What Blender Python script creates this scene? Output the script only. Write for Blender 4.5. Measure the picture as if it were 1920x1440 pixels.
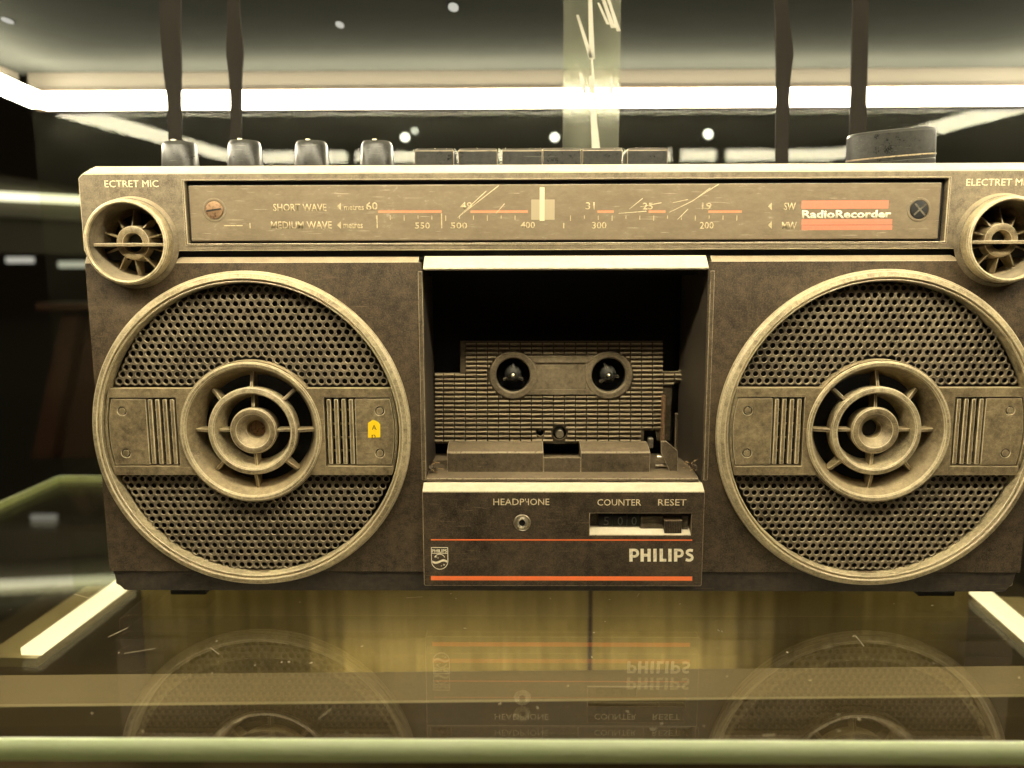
import bpy, bmesh, math, random
from mathutils import Vector, Matrix
from mathutils.geometry import tessellate_polygon
random.seed(7)
PI = math.pi
S = 0.001                      # everything below is written in millimetres
sc = bpy.context.scene
for o in list(bpy.data.objects): bpy.data.objects.remove(o)
C = sc.collection

# ------------------------------------------------------------------ camera
CAM = Vector((-19.77, -351.28, 72.58)); PITCH, YAW, ROLL = 0.1425, -0.0111, -0.0026
fwd = Vector((math.sin(YAW)*math.cos(PITCH), math.cos(YAW)*math.cos(PITCH), -math.sin(PITCH)))
rt = Vector((math.cos(YAW), -math.sin(YAW), 0)); up = rt.cross(fwd)
rgt = rt*math.cos(ROLL)+up*math.sin(ROLL); upv = up*math.cos(ROLL)-rt*math.sin(ROLL)
cd = bpy.data.cameras.new('camera'); cam = bpy.data.objects.new('camera', cd); C.objects.link(cam)
m = Matrix((rgt, upv, -fwd)).transposed().to_4x4(); m.translation = CAM*S
cam.matrix_world = m
cd.sensor_width = 36; cd.lens = 27; cd.clip_start = 0.01; cd.clip_end = 50
cd.dof.use_dof = True; cd.dof.focus_distance = 0.358; cd.dof.aperture_fstop = 5.6
sc.camera = cam
def at(px, py, Y):
    "point of the vertical plane at depth Y (mm) that was measured at pixel px, py"
    d = fwd + rgt*((px-960)/1440) + upv*((720-py)/1440)
    return CAM + d*((Y-CAM.y)/d.y)
def pq(p, Y):
    P = at(p[0], p[1], Y); return (P.x, P.z)
def atz(px, py, Z):
    d = fwd + rgt*((px-960)/1440) + upv*((720-py)/1440)
    return CAM + d*((Z-CAM.z)/d.z)

# ------------------------------------------------------------------ world / exposure
w = bpy.data.worlds.new('World'); sc.world = w; w.use_nodes = True
bg = w.node_tree.nodes['Background']; bg.inputs[0].default_value = (1.0, 0.66, 0.36, 1); bg.inputs[1].default_value = 0.025
sc.view_settings.view_transform = 'Standard'; sc.view_settings.look = 'None'
sc.view_settings.exposure = 0.45; sc.view_settings.gamma = 1.0
LED = 56.0                     # radiance of the light strips
ROOM = 2.6

# unseen fill lamp added behind the visitor for the room's light
def area(name, loc, target, size, power, col):
    l = bpy.data.lights.new(name, 'AREA'); l.shape = 'RECTANGLE'; l.size = size[0]; l.size_y = size[1]
    l.energy = power; l.color = col
    o = bpy.data.objects.new(name, l); C.objects.link(o); o.location = Vector(loc)*S
    o.rotation_euler = (Vector(target)-Vector(loc)).to_track_quat('-Z', 'Y').to_euler()
    return o
area('room_fill_light', (250, -1500, 1250), (0, 0, 0), (0.9, 0.5), ROOM, (1.0, 0.83, 0.58))

# ------------------------------------------------------------------ materials
def lin(r, g, b):
    f = lambda c: ((c/255+0.055)/1.055)**2.4 if c > 10 else c/255/12.92
    return (f(r), f(g), f(b), 1)
def newmat(name):
    m = bpy.data.materials.new(name); m.use_nodes = True
    n = m.node_tree.nodes; l = m.node_tree.links
    return m, n, l, n['Principled BSDF']
def plastic(name, base, dust, amount=0.5, rough=0.5, scale=1.0, bump=0.25, speck=0.4, up=0.35, spec=0.4, metal=0.0, scr=0.35, stretch=None):
    """worn plastic: base colour under patchy dust, dust lying thicker on faces that look up"""
    m, n, l, p = newmat(name)
    geo = n.new('ShaderNodeNewGeometry'); mp = n.new('ShaderNodeMapping'); l.new(geo.outputs['Position'], mp.inputs[0])
    k = 1000*scale; mp.inputs['Scale'].default_value = (k, k, k) if not stretch else tuple(k*s for s in stretch)
    def noise(sc_, det=4, ro=0.6):
        t = n.new('ShaderNodeTexNoise'); t.inputs['Scale'].default_value = sc_; t.inputs['Detail'].default_value = det
        t.inputs['Roughness'].default_value = ro; l.new(mp.outputs[0], t.inputs['Vector']); return t
    def ramp(src, a, b):
        r = n.new('ShaderNodeMapRange'); r.inputs['From Min'].default_value = a; r.inputs['From Max'].default_value = b
        l.new(src, r.inputs['Value']); return r.outputs[0]
    def math_(op, a, b):
        t = n.new('ShaderNodeMath'); t.operation = op; t.use_clamp = True
        for i, x in enumerate((a, b)):
            if isinstance(x, (int, float)): t.inputs[i].default_value = x
            else: l.new(x, t.inputs[i])
        return t.outputs[0]
    big = ramp(noise(0.035, 6, 0.7).outputs['Fac'], 0.40, 0.62)
    mid = ramp(noise(0.30, 7, 0.76).outputs['Fac'], 0.36, 0.70)
    fine = ramp(noise(1.9, 3, 0.75).outputs['Fac'], 0.47, 0.68)
    f = math_('MULTIPLY', math_('ADD', math_('MULTIPLY', big, 0.28), math_('MULTIPLY', mid, 0.62)), amount*1.5)
    f = math_('ADD', f, math_('MULTIPLY', fine, speck*amount))
    sx = n.new('ShaderNodeSeparateXYZ'); l.new(geo.outputs['Normal'], sx.inputs[0])
    f = math_('ADD', f, math_('MULTIPLY', ramp(sx.outputs[2], 0.15, 0.9), up))
    # fine hair scratches
    mp2 = n.new('ShaderNodeMapping'); l.new(geo.outputs['Position'], mp2.inputs[0])
    mp2.inputs['Rotation'].default_value = (0, 0.7, 0); mp2.inputs['Scale'].default_value = (60, 600, 1600)
    s1 = n.new('ShaderNodeTexNoise'); s1.inputs['Scale'].default_value = 1; s1.inputs['Detail'].default_value = 2; l.new(mp2.outputs[0], s1.inputs['Vector'])
    mp3 = n.new('ShaderNodeMapping'); l.new(geo.outputs['Position'], mp3.inputs[0])
    mp3.inputs['Rotation'].default_value = (0, -0.9, 0); mp3.inputs['Scale'].default_value = (70, 600, 1900)
    s2 = n.new('ShaderNodeTexNoise'); s2.inputs['Scale'].default_value = 1; s2.inputs['Detail'].default_value = 2; l.new(mp3.outputs[0], s2.inputs['Vector'])
    scm = math_('MULTIPLY', math_('ADD', ramp(s1.outputs['Fac'], 0.69, 0.74), ramp(s2.outputs['Fac'], 0.70, 0.75)), scr)
    f = math_('ADD', f, scm)
    mx = n.new('ShaderNodeMix'); mx.data_type = 'RGBA'; mx.inputs[6].default_value = base; mx.inputs[7].default_value = dust
    l.new(f, mx.inputs[0]); l.new(mx.outputs[2], p.inputs['Base Color'])
    rr = n.new('ShaderNodeMapRange'); rr.inputs['To Min'].default_value = rough; rr.inputs['To Max'].default_value = min(1, rough+0.35)
    l.new(f, rr.inputs['Value']); l.new(rr.outputs[0], p.inputs['Roughness'])
    p.inputs['Metallic'].default_value = metal; p.inputs['Specular IOR Level'].default_value = spec
    b = n.new('ShaderNodeBump'); b.inputs['Strength'].default_value = bump; b.inputs['Distance'].default_value = 0.0004
    gr = n.new('ShaderNodeMath'); gr.operation = 'ADD'; l.new(noise(2.6, 3, 0.6).outputs['Fac'], gr.inputs[0]); l.new(f, gr.inputs[1])
    l.new(gr.outputs[0], b.inputs['Height']); l.new(b.outputs[0], p.inputs['Normal'])
    return m
def flat(name, col, rough=0.5, metal=0.0, spec=0.5, worn=0.0, wcol=(0.05, 0.035, 0.02, 1)):
    m, n, l, p = newmat(name)
    p.inputs['Base Color'].default_value = col; p.inputs['Roughness'].default_value = rough
    p.inputs['Metallic'].default_value = metal; p.inputs['Specular IOR Level'].default_value = spec
    geo = n.new('ShaderNodeNewGeometry'); t = n.new('ShaderNodeTexNoise'); t.inputs['Scale'].default_value = 900; t.inputs['Detail'].default_value = 4
    l.new(geo.outputs['Position'], t.inputs['Vector'])
    r = n.new('ShaderNodeMapRange'); r.inputs['From Min'].default_value = 0.5; r.inputs['From Max'].default_value = 0.7; r.inputs['To Max'].default_value = worn
    l.new(t.outputs['Fac'], r.inputs['Value'])
    mx = n.new('ShaderNodeMix'); mx.data_type = 'RGBA'; mx.inputs[6].default_value = col; mx.inputs[7].default_value = wcol
    l.new(r.outputs[0], mx.inputs[0]); l.new(mx.outputs[2], p.inputs['Base Color'])
    return m
def emit(name, col, strength):
    m, n, l, p = newmat(name); n.remove(p)
    e = n.new('ShaderNodeEmission'); e.inputs[0].default_value = col; e.inputs[1].default_value = strength
    l.new(e.outputs[0], n['Material Output'].inputs[0]); return m
def glass(name, tint, ior=1.5, rough=0.0, haze=0.0, hcol=(0.6, 0.6, 0.5, 1), haze_scale=None):
    "thin clear pane: lets light straight through, mirrors by Fresnel, a little dust scatters"
    m, n, l, p = newmat(name); n.remove(p)
    tr = n.new('ShaderNodeBsdfTransparent'); tr.inputs[0].default_value = tint
    gl = n.new('ShaderNodeBsdfGlossy'); gl.inputs['Roughness'].default_value = rough; gl.inputs[0].default_value = (1, 1, 1, 1)
    fr = n.new('ShaderNodeFresnel'); fr.inputs[0].default_value = ior
    gi = n.new('ShaderNodeNewGeometry'); 
    mx = n.new('ShaderNodeMixShader'); l.new(fr.outputs[0], mx.inputs[0]); l.new(tr.outputs[0], mx.inputs[1]); l.new(gl.outputs[0], mx.inputs[2])
    # fresnel seen from inside the plate would be total: use the outside value both ways
    nb = n.new('ShaderNodeMix'); nb.data_type = 'FLOAT'; nb.inputs[2].default_value = ior; nb.inputs[3].default_value = 1/ior*1.0
    l.new(gi.outputs['Backfacing'], nb.inputs[0]); 
    inv = n.new('ShaderNodeMath'); inv.operation = 'ADD'; inv.inputs[1].default_value = 0.0
    l.new(nb.outputs[0], inv.inputs[0]); l.new(inv.outputs[0], fr.inputs[0])
    out = mx.outputs[0]
    if haze > 0:
        di = n.new('ShaderNodeBsdfDiffuse'); di.inputs[0].default_value = hcol
        geo = gi; t = n.new('ShaderNodeTexNoise'); t.inputs['Scale'].default_value = 1; t.inputs['Detail'].default_value = 6; t.inputs['Roughness'].default_value = 0.7
        mp = n.new('ShaderNodeMapping'); mp.inputs['Scale'].default_value = haze_scale or (25, 25, 25)
        l.new(geo.outputs['Position'], mp.inputs[0]); l.new(mp.outputs[0], t.inputs['Vector'])
        r = n.new('ShaderNodeMapRange'); r.inputs['From Min'].default_value = 0.35; r.inputs['From Max'].default_value = 0.8
        r.inputs['To Min'].default_value = haze*0.3; r.inputs['To Max'].default_value = haze; l.new(t.outputs['Fac'], r.inputs['Value'])
        m2 = n.new('ShaderNodeMixShader'); l.new(r.outputs[0], m2.inputs[0]); l.new(out, m2.inputs[1]); l.new(di.outputs[0], m2.inputs[2]); out = m2.outputs[0]
    l.new(out, n['Material Output'].inputs[0]); return m

DUST = (0.42, 0.33, 0.19, 1)
M = {}
M['body'] = plastic('body_plastic', (0.011, 0.0083, 0.006, 1), (0.24, 0.172, 0.096, 1), 0.36, 0.34, 0.8, 0.45, 0.8, 0.75)
M['housing'] = plastic('housing_plastic', (0.065, 0.051, 0.032, 1), (0.38, 0.305, 0.19, 1), 0.42, 0.42, 0.9, 0.35, 0.7, 0.7)
M['base'] = plastic('base_plastic', (0.014, 0.011, 0.009, 1), (0.12, 0.09, 0.055, 1), 0.35, 0.45, 1.0, 0.2, 0.3, 0.2)
M['ring'] = plastic('ring_plastic', (0.12, 0.09, 0.048, 1), (0.72, 0.60, 0.36, 1), 0.68, 0.26, 1.6, 0.35, 0.45, 0.3, 0.6, metal=0.35)
M['band'] = plastic('band_plastic', (0.085, 0.062, 0.034, 1), (0.58, 0.46, 0.26, 1), 0.47, 0.28, 1.2, 0.3, 0.35, 0.35, 0.55, metal=0.2)
M['grille'] = plastic('grille_plastic', (0.045, 0.037, 0.026, 1), (0.36, 0.295, 0.19, 1), 0.50, 0.36, 0.8, 0.05, 0.25, 0.5, scr=0.1)
M['bay'] = plastic('bay_plastic', (0.022, 0.017, 0.011, 1), (0.26, 0.195, 0.115, 1), 0.38, 0.4, 1.2, 0.3, 0.7, 0.3)
M['deck'] = plastic('deck_plastic', (0.030, 0.022, 0.013, 1), (0.42, 0.335, 0.205, 1), 0.20, 0.3, 1.4, 0.2, 0.6, 0.6)
M['console'] = plastic('console_plastic', (0.010, 0.0075, 0.0055, 1), (0.21, 0.15, 0.082, 1), 0.30, 0.34, 0.8, 0.5, 0.8, 0.9)
M['black'] = flat('black_plastic', (0.004, 0.0035, 0.003, 1), 0.7, worn=0.3, wcol=(0.02, 0.015, 0.01, 1))
M['dial'] = plastic('dial_lens', (0.165, 0.130, 0.085, 1), (0.34, 0.275, 0.18, 1), 0.30, 0.14, 0.55, 0.03, 0.5, 0.2, 0.7, scr=0.8, stretch=(0.45, 1, 1.0))
M['knob'] = plastic('knob_plastic', (0.016, 0.016, 0.0145, 1), (0.15, 0.145, 0.12, 1), 0.16, 0.26, 1.0, 0.1, 0.5, 0.3, 0.35)
M['cream'] = flat('cream_print', (0.78, 0.66, 0.42, 1), 0.6, worn=0.5)
M['faded'] = flat('faded_print', (0.50, 0.405, 0.23, 1), 0.4, worn=1.0, wcol=(0.24, 0.19, 0.12, 1))
M['pale'] = flat('pale_print', (0.88, 0.80, 0.58, 1), 0.5, worn=0.3)
M['orange'] = flat('orange_print', (0.95, 0.20, 0.05, 1), 0.5, worn=0.25, wcol=(0.5, 0.2, 0.08, 1))
M['rose'] = flat('rose_print', (0.62, 0.19, 0.115, 1), 0.4, worn=0.55, wcol=(0.36, 0.22, 0.13, 1))
M['orange_faded'] = flat('faded_orange_print', (0.55, 0.22, 0.11, 1), 0.4, worn=0.8, wcol=(0.45, 0.28, 0.15, 1))
M['steel'] = flat('worn_steel', (0.62, 0.56, 0.42, 1), 0.3, 0.9, worn=0.6, wcol=(0.15, 0.10, 0.05, 1))
M['rust'] = flat('rusty_steel', (0.28, 0.17, 0.09, 1), 0.55, 0.5, worn=0.9, wcol=(0.08, 0.04, 0.02, 1))
M['sticker'] = flat('yellow_sticker', (0.97, 0.66, 0.01, 1), 0.5, worn=0.15, wcol=(0.5, 0.28, 0.03, 1))
M['ink'] = flat('sticker_ink', (0.12, 0.06, 0.01, 1), 0.6)
M['fibre'] = flat('dry_fibre', (0.5, 0.33, 0.15, 1), 0.9)

# ------------------------------------------------------------------ geometry helpers
class G:
    def __init__(s): s.v = []; s.f = []
    def add(s, vs, fs):
        k = len(s.v); s.v += [tuple(v) for v in vs]; s.f += [tuple(i+k for i in f) for f in fs]; return s
    def box(s, x0, x1, y0, y1, z0, z1):
        return s.add([(x0,y0,z0),(x1,y0,z0),(x1,y1,z0),(x0,y1,z0),(x0,y0,z1),(x1,y0,z1),(x1,y1,z1),(x0,y1,z1)],
                     [(0,3,2,1),(4,5,6,7),(0,1,5,4),(1,2,6,5),(2,3,7,6),(3,0,4,7)])
    def pbox(s, px0, px1, py0, py1, Y, dep):
        "box whose front face lies at depth Y over the measured rectangle"
        pm, qm = (px0+px1)/2, (py0+py1)/2
        return s.box(at(px0,qm,Y).x, at(px1,qm,Y).x, Y, Y+dep, at(pm,py1,Y).z, at(pm,py0,Y).z)
    def prism(s, outer, y0, y1, holes=()):
        "plate in the XZ plane, front at y0, back at y1, with openings"
        loops = [list(outer)]+[list(h) for h in holes]
        pts = [p for lp in loops for p in lp]
        tris = tessellate_polygon([[Vector((p[0], p[1], 0)) for p in lp] for lp in loops])
        n = len(pts); vs = [(x, y0, z) for x, z in pts]+[(x, y1, z) for x, z in pts]; fs = []
        for t in tris:
            a, b, c = [pts[i] for i in t]
            ar = (b[0]-a[0])*(c[1]-a[1])-(c[0]-a[0])*(b[1]-a[1])
            if ar < 0: t = (t[0], t[2], t[1])
            fs.append(tuple(t)); fs.append((t[2]+n, t[1]+n, t[0]+n))
        k = 0
        for li, lp in enumerate(loops):
            m_ = len(lp); ar = sum(lp[i][0]*lp[(i+1) % m_][1]-lp[(i+1) % m_][0]*lp[i][1] for i in range(m_))
            for i in range(m_):
                a, b = k+i, k+(i+1) % m_
                if (ar > 0) == (li == 0): fs.append((a, a+n, b+n, b))
                else: fs.append((b, b+n, a+n, a))
            k += m_
        return s.add(vs, fs)
    def extx(s, prof, x0, x1):
        "profile of (y, z) swept along X"
        n = len(prof); ar = sum(prof[i][0]*prof[(i+1) % n][1]-prof[(i+1) % n][0]*prof[i][1] for i in range(n))
        if ar < 0: prof = prof[::-1]
        vs = [(x0, y, z) for y, z in prof]+[(x1, y, z) for y, z in prof]
        fs = [tuple(range(n))[::-1], tuple(range(n, 2*n))]+[(i, (i+1) % n, (i+1) % n+n, i+n) for i in range(n)]
        return s.add(vs, fs)
    def lathe(s, prof, cx, cz, seg=64, closed=True, a0=0):
        "closed ring of (r, y) turned about the Y axis through cx, cz"
        n = len(prof); vs = []; fs = []
        for k in range(seg):
            a = 2*PI*k/seg+a0
            for r, y in prof: vs.append((cx+r*math.cos(a), y, cz+r*math.sin(a)))
        for k in range(seg):
            k2 = (k+1) % seg
            for i in range(n if closed else n-1):
                j = (i+1) % n; fs.append((k*n+i, k*n+j, k2*n+j, k2*n+i))
        return s.add(vs, fs)
    def disc(s, cx, cz, r, y0, y1, seg=24):
        return s.prism([(cx+r*math.cos(2*PI*i/seg), cz+r*math.sin(2*PI*i/seg)) for i in range(seg)], y0, y1)
    def rod(s, a, b, r, seg=8, r2=None):
        a = Vector(a); b = Vector(b); d = (b-a).normalized(); u = d.orthogonal().normalized(); v = d.cross(u); r2 = r if r2 is None else r2
        vs = [a+(u*math.cos(2*PI*i/seg)+v*math.sin(2*PI*i/seg))*r for i in range(seg)]+[b+(u*math.cos(2*PI*i/seg)+v*math.sin(2*PI*i/seg))*r2 for i in range(seg)]
        return s.add(vs, [tuple(range(seg))[::-1], tuple(range(seg, 2*seg))]+[(i, (i+1) % seg, (i+1) % seg+seg, i+seg) for i in range(seg)])
    def spoke(s, cx, cz, a, r0, r1, w, y0, y1, y0b=None):
        "radial fin; y0b lets the outer end sit deeper"
        c, n = math.cos(a), math.sin(a); y0b = y0 if y0b is None else y0b; h = w/2; vs = []
        for r, yy in ((r0, y0), (r1, y0b)):
            for t in (-h, h):
                for y in (yy, y1): vs.append((cx+r*c-t*n, y, cz+r*n+t*c))
        return s.add(vs, [(0,1,3,2),(4,6,7,5),(0,4,5,1),(2,3,7,6),(0,2,6,4),(1,5,7,3)])
    def mesh(s, name, org):
        me = bpy.data.meshes.new(name)
        me.from_pydata([((x-org[0])*S, (y-org[1])*S, (z-org[2])*S) for x, y, z in s.v], [], s.f)
        bm = bmesh.new(); bm.from_mesh(me); bmesh.ops.recalc_face_normals(bm, faces=bm.faces); bm.to_mesh(me); bm.free()
        return me
def arc(cx, cz, r, a0, a1, n):
    return [(cx+r*math.cos(a0+(a1-a0)*i/n), cz+r*math.sin(a0+(a1-a0)*i/n)) for i in range(n+1)]
def circle(cx, cz, r, n=64): return [(cx+r*math.cos(2*PI*i/n), cz+r*math.sin(2*PI*i/n)) for i in range(n)]

M['worn'] = flat('worn_edge_highlight', (0.66, 0.56, 0.36, 1), 0.35, 0.0, 0.6, 0.6, (0.30, 0.23, 0.13, 1))  # worn edges, with bright edge highlights painted into the bevel colour
M['worn_highlight_dark'] = flat('worn_dark_edge_highlight', (0.34, 0.27, 0.165, 1), 0.4, 0.0, 0.5, 0.8, (0.08, 0.06, 0.035, 1))
EDGE = {'ring_plastic': 'worn', 'band_plastic': 'worn', 'housing_plastic': 'worn', 'body_plastic': 'worn_highlight_dark', 'console_plastic': 'worn_highlight_dark', 'bay_plastic': 'worn_highlight_dark', 'boss_plastic': 'worn_highlight_dark', 'knob_plastic': 'worn_highlight_dark'}
M['lip'] = flat('grille_lip', (0.30, 0.245, 0.16, 1), 0.4, 0.0, 0.5, 0.5, (0.12, 0.095, 0.06, 1))
WORLD = {}
def link(o, parent, wl):
    C.objects.link(o); WORLD[o] = Vector(wl)
    if parent is not None: o.parent = parent; o.location = (Vector(wl)-WORLD[parent])*S
    else: o.location = Vector(wl)*S
    return o
def tag(o, label=None, cat=None, group=None, kind=None):
    for k, v in (('label', label), ('category', cat), ('group', group), ('kind', kind)):
        if v: o[k] = v
    return o
def empty(name, wl, parent=None):
    o = bpy.data.objects.new(name, None); o.empty_display_size = 0.01
    return link(o, parent, wl)
def build(name, g, mat, parent=None, bevel=0.0, smooth=None, seg=2):
    xs, ys, zs = zip(*g.v); org = ((min(xs)+max(xs))/2, (min(ys)+max(ys))/2, min(zs))
    me = g.mesh(name, org); me.materials.append(mat)
    if smooth is not None:
        me.polygons.foreach_set('use_smooth', [True]*len(me.polygons)); me.set_sharp_from_angle(angle=math.radians(smooth))
    o = link(bpy.data.objects.new(name, me), parent, org)
    if bevel:
        b = o.modifiers.new('bevel', 'BEVEL'); b.width = bevel*S; b.segments = seg; b.limit_method = 'ANGLE'; b.angle_limit = math.radians(28)
        b.harden_normals = False
        if mat.name in EDGE: me.materials.append(M[EDGE[mat.name]]); b.material = 1
    return o
def move_copy(src, dx, dz, parent=None):
    o = src.copy(); C.objects.link(o); wl = WORLD[src]+Vector((dx, 0, dz)); WORLD[o] = wl
    o.parent = parent or src.parent; o.location = (wl-WORLD[o.parent])*S
    return o
TMPC = []
def text(name, s, px0, px1, py0, py1, Y, mat, parent, bold=0.0, flipz=False):
    "raised-ink lettering fitted to a measured rectangle at depth Y"
    cu = bpy.data.curves.new('t', 'FONT'); cu.body = s; cu.offset = bold; cu.resolution_u = 2
    ob = bpy.data.objects.new('t', cu); C.objects.link(ob)
    dg = bpy.context.evaluated_depsgraph_get(); dg.update()
    me = bpy.data.meshes.new_from_object(ob.evaluated_get(dg)); bpy.data.objects.remove(ob)
    xs = [v.co.x for v in me.vertices]; ys = [v.co.y for v in me.vertices]
    pm, qm = (px0+px1)/2, (py0+py1)/2
    x0, x1 = at(px0, qm, Y).x, at(px1, qm, Y).x; z0, z1 = at(pm, py1, Y).z, at(pm, py0, Y).z
    ax, bx_, ay, by = min(xs), max(xs), min(ys), max(ys)
    org = Vector(((x0+x1)/2, Y, z0))
    for v in me.vertices:
        X = x0+(v.co.x-ax)/(bx_-ax)*(x1-x0); Z = z0+(v.co.y-ay)/(by-ay)*(z1-z0)
        v.co = ((X-org.x)*S, 0, (Z-org.z)*S)
    me.materials.append(mat)
    o = link(bpy.data.objects.new(name, me), parent, org)
    sm = o.modifiers.new('ink', 'SOLIDIFY'); sm.thickness = 0.06*S; sm.offset = 0
    return o

# ================================================================== THE ROOM BEHIND
M['wall'] = flat('dark_wall', (0.050, 0.047, 0.036, 1), 0.8, worn=0.3, wcol=(0.02, 0.02, 0.015, 1))
M['floor'] = flat('dark_floor', (0.05, 0.035, 0.02, 1), 0.5)
tag(build('wall', G().box(-2500, 2500, 1700, 1800, -1000, 1500), M['wall']), kind='structure')
tag(build('floor', G().box(-2500, 2500, -1200, 1700, -1010, -1000), M['floor']), kind='structure')
tag(build('ceiling', G().box(-2500, 2500, 300, 1700, 1500, 1510), M['wall']), kind='structure')

# ================================================================== DISPLAY CASE
SH = -86.0                     # top of the glass shelf
XL, XR, YF, YB = -387.0, 381.0, -107.0, 240.0
M['shelf_glass'] = glass('shelf_glass', (0.95, 0.94, 0.85, 1), 2.1, 0.0, 0.012, (0.55, 0.5, 0.36, 1), (18, 18, 18))
M['pane_glass'] = glass('pane_glass', (0.93, 0.95, 0.88, 1), 1.18, 0.0, 0.006)
M['edge'] = plastic('green_glass_edge', (0.72, 0.86, 0.48, 1), (0.92, 0.96, 0.72, 1), 0.45, 0.15, 0.6, 0.05, 0.2, 0.2, 0.8, scr=0.2, stretch=(0.15, 1, 1))
M['frame_metal'] = flat('brown_metal', (0.06, 0.045, 0.03, 1), 0.4, 0.3, worn=0.3)
LCOL = (1.0, 0.895, 0.645, 1)
M['led'] = emit('strip_light', LCOL, LED)
shelf = empty('glass_shelf', (-3, 66, SH-4.2)); tag(shelf, 'clear glass shelf plate with green front edge, the radio standing on it', 'shelf')
build('plate', G().box(XL, XR, YF, YB, SH-4.2, SH), M['shelf_glass'], shelf)
m_ = M['edge']; n_ = m_.node_tree.nodes; l_ = m_.node_tree.links
tl = n_.new('ShaderNodeBsdfTranslucent'); tl.inputs[0].default_value = (0.95, 1.0, 0.75, 1); mx_ = n_.new('ShaderNodeMixShader'); mx_.inputs[0].default_value = 0.25
l_.new(n_['Principled BSDF'].outputs[0], mx_.inputs[1]); l_.new(tl.outputs[0], mx_.inputs[2]); l_.new(mx_.outputs[0], n_['Material Output'].inputs[0])
e = build('polished_edge', G().extx([(YF-.05, SH+.15), (YF-.9, SH-.1), (YF-1.9, SH-1.3), (YF-2.4, SH-2.6), (YF-2.5, SH-6), (YF-1.9, SH-7.6), (YF-.05, SH-8.0)], XL-.3, XR+.3), M['edge'], shelf, 0.15, 40)
build('polished_edge', G().box(XL-1.2, XL-.05, YF, YB, SH-5, SH+0.1), M['edge'], shelf, 0.3)
build('polished_edge', G().box(XL, XR, YB+.05, YB+1.2, SH-5, SH+0.1), M['edge'], shelf, 0.3)

zb = at(960, 187, YB).z        # strip height at the back
YG = -128.0
zf = at(960, 294, 2*248-YG).z  # and at the front (its mirror image shows in the back pane)
back = build('back_glass_pane', G().box(XL, XR, 246, 250, SH, zb+14), M['pane_glass'])
tag(back, 'clear upright glass pane closing the case behind the radio, mirroring the light strips', 'glass pane')

M['canopy'] = plastic('canopy_panel', (0.027, 0.029, 0.0265, 1), (0.042, 0.043, 0.038, 1), 0.3, 0.5, 0.12, 0.02, 0.1, 0.0, 0.06, scr=0, stretch=(0.5, 1, 1))
n_ = M['canopy'].node_tree; df = n_.nodes.new('ShaderNodeBsdfDiffuse'); p_ = n_.nodes['Principled BSDF']
n_.links.new(p_.inputs['Base Color'].links[0].from_socket, df.inputs[0]); n_.links.new(df.outputs[0], n_.nodes['Material Output'].inputs[0]); n_.nodes.remove(p_)
can = empty('case_canopy', (-3, 66, zb)); tag(can, 'grey case top above the radio with a rectangle of warm light strips under it', 'case top')
g = G(); z0b, z0f = zb+22, zf+22
g.add([(XL-14,YG-14,z0f),(XR+14,YG-14,z0f),(XR+14,YB+14,z0b),(XL-14,YB+14,z0b),(XL-14,YG-14,z0f+6),(XR+14,YG-14,z0f+6),(XR+14,YB+14,z0b+6),(XL-14,YB+14,z0b+6)],
      [(0,3,2,1),(4,5,6,7),(0,1,5,4),(1,2,6,5),(2,3,7,6),(3,0,4,7)])
build('top_panel', g, M['canopy'], can)
def strip(x0, y0, zz0, x1, y1, zz1, w, h, par, mat, nm='light_strip'):
    a = Vector((x0, y0, zz0)); b = Vector((x1, y1, zz1)); d = (b-a).normalized(); s = d.cross(Vector((0,0,1))).normalized()*w/2; u = Vector((0,0,h/2))
    vs = []
    for p in (a, b):
        for sg, su in ((-1,-1),(1,-1),(1,1),(-1,1)): vs.append(p+s*sg+u*su)
    return build(nm, G().add(vs, [(0,1,2,3)[::-1],(4,5,6,7),(0,1,5,4),(1,2,6,5),(2,3,7,6),(3,0,4,7)]), mat, par)
lx0, lx1 = at(88, 190, YB).x, 362.0
strip(lx0, YB-4, zb, lx1, YB-4, zb, 6, 11, can, M['led'])
strip(lx0, YG+4, zf, lx1, YG+4, zf, 8, 12, can, M['led'])
strip(lx0-3.5, YG+9, zf, lx0-3.5, YB-8, zb, 7, 11, can, M['led'])
strip(lx1+3.5, YG+9, zf, lx1+3.5, YB-8, zb, 7, 11, can, M['led'])
g = G().box(lx0-8, lx1+8, YB+.5, YB+4, zb-6, zb+8.9)
build('strip_rail', g, M['frame_metal'], can)
M['light_wash_board'] = flat('light_wash_paint', (0.050, 0.044, 0.033, 1), 0.7)  # boards added above the strip to catch its wash of light
build('light_wash_board', G().box(XL, XR, YB+4.2, YB+5.5, zb+6.8, zb+22), M['light_wash_board'], can)
build('light_wash_board', G().box(XL-9, XL-7, YG, YB+5, zb+8, zb+22), M['light_wash_board'], can); build('light_wash_board', G().box(XR+7, XR+9, YG, YB+5, zb+8, zb+22), M['light_wash_board'], can)

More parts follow.
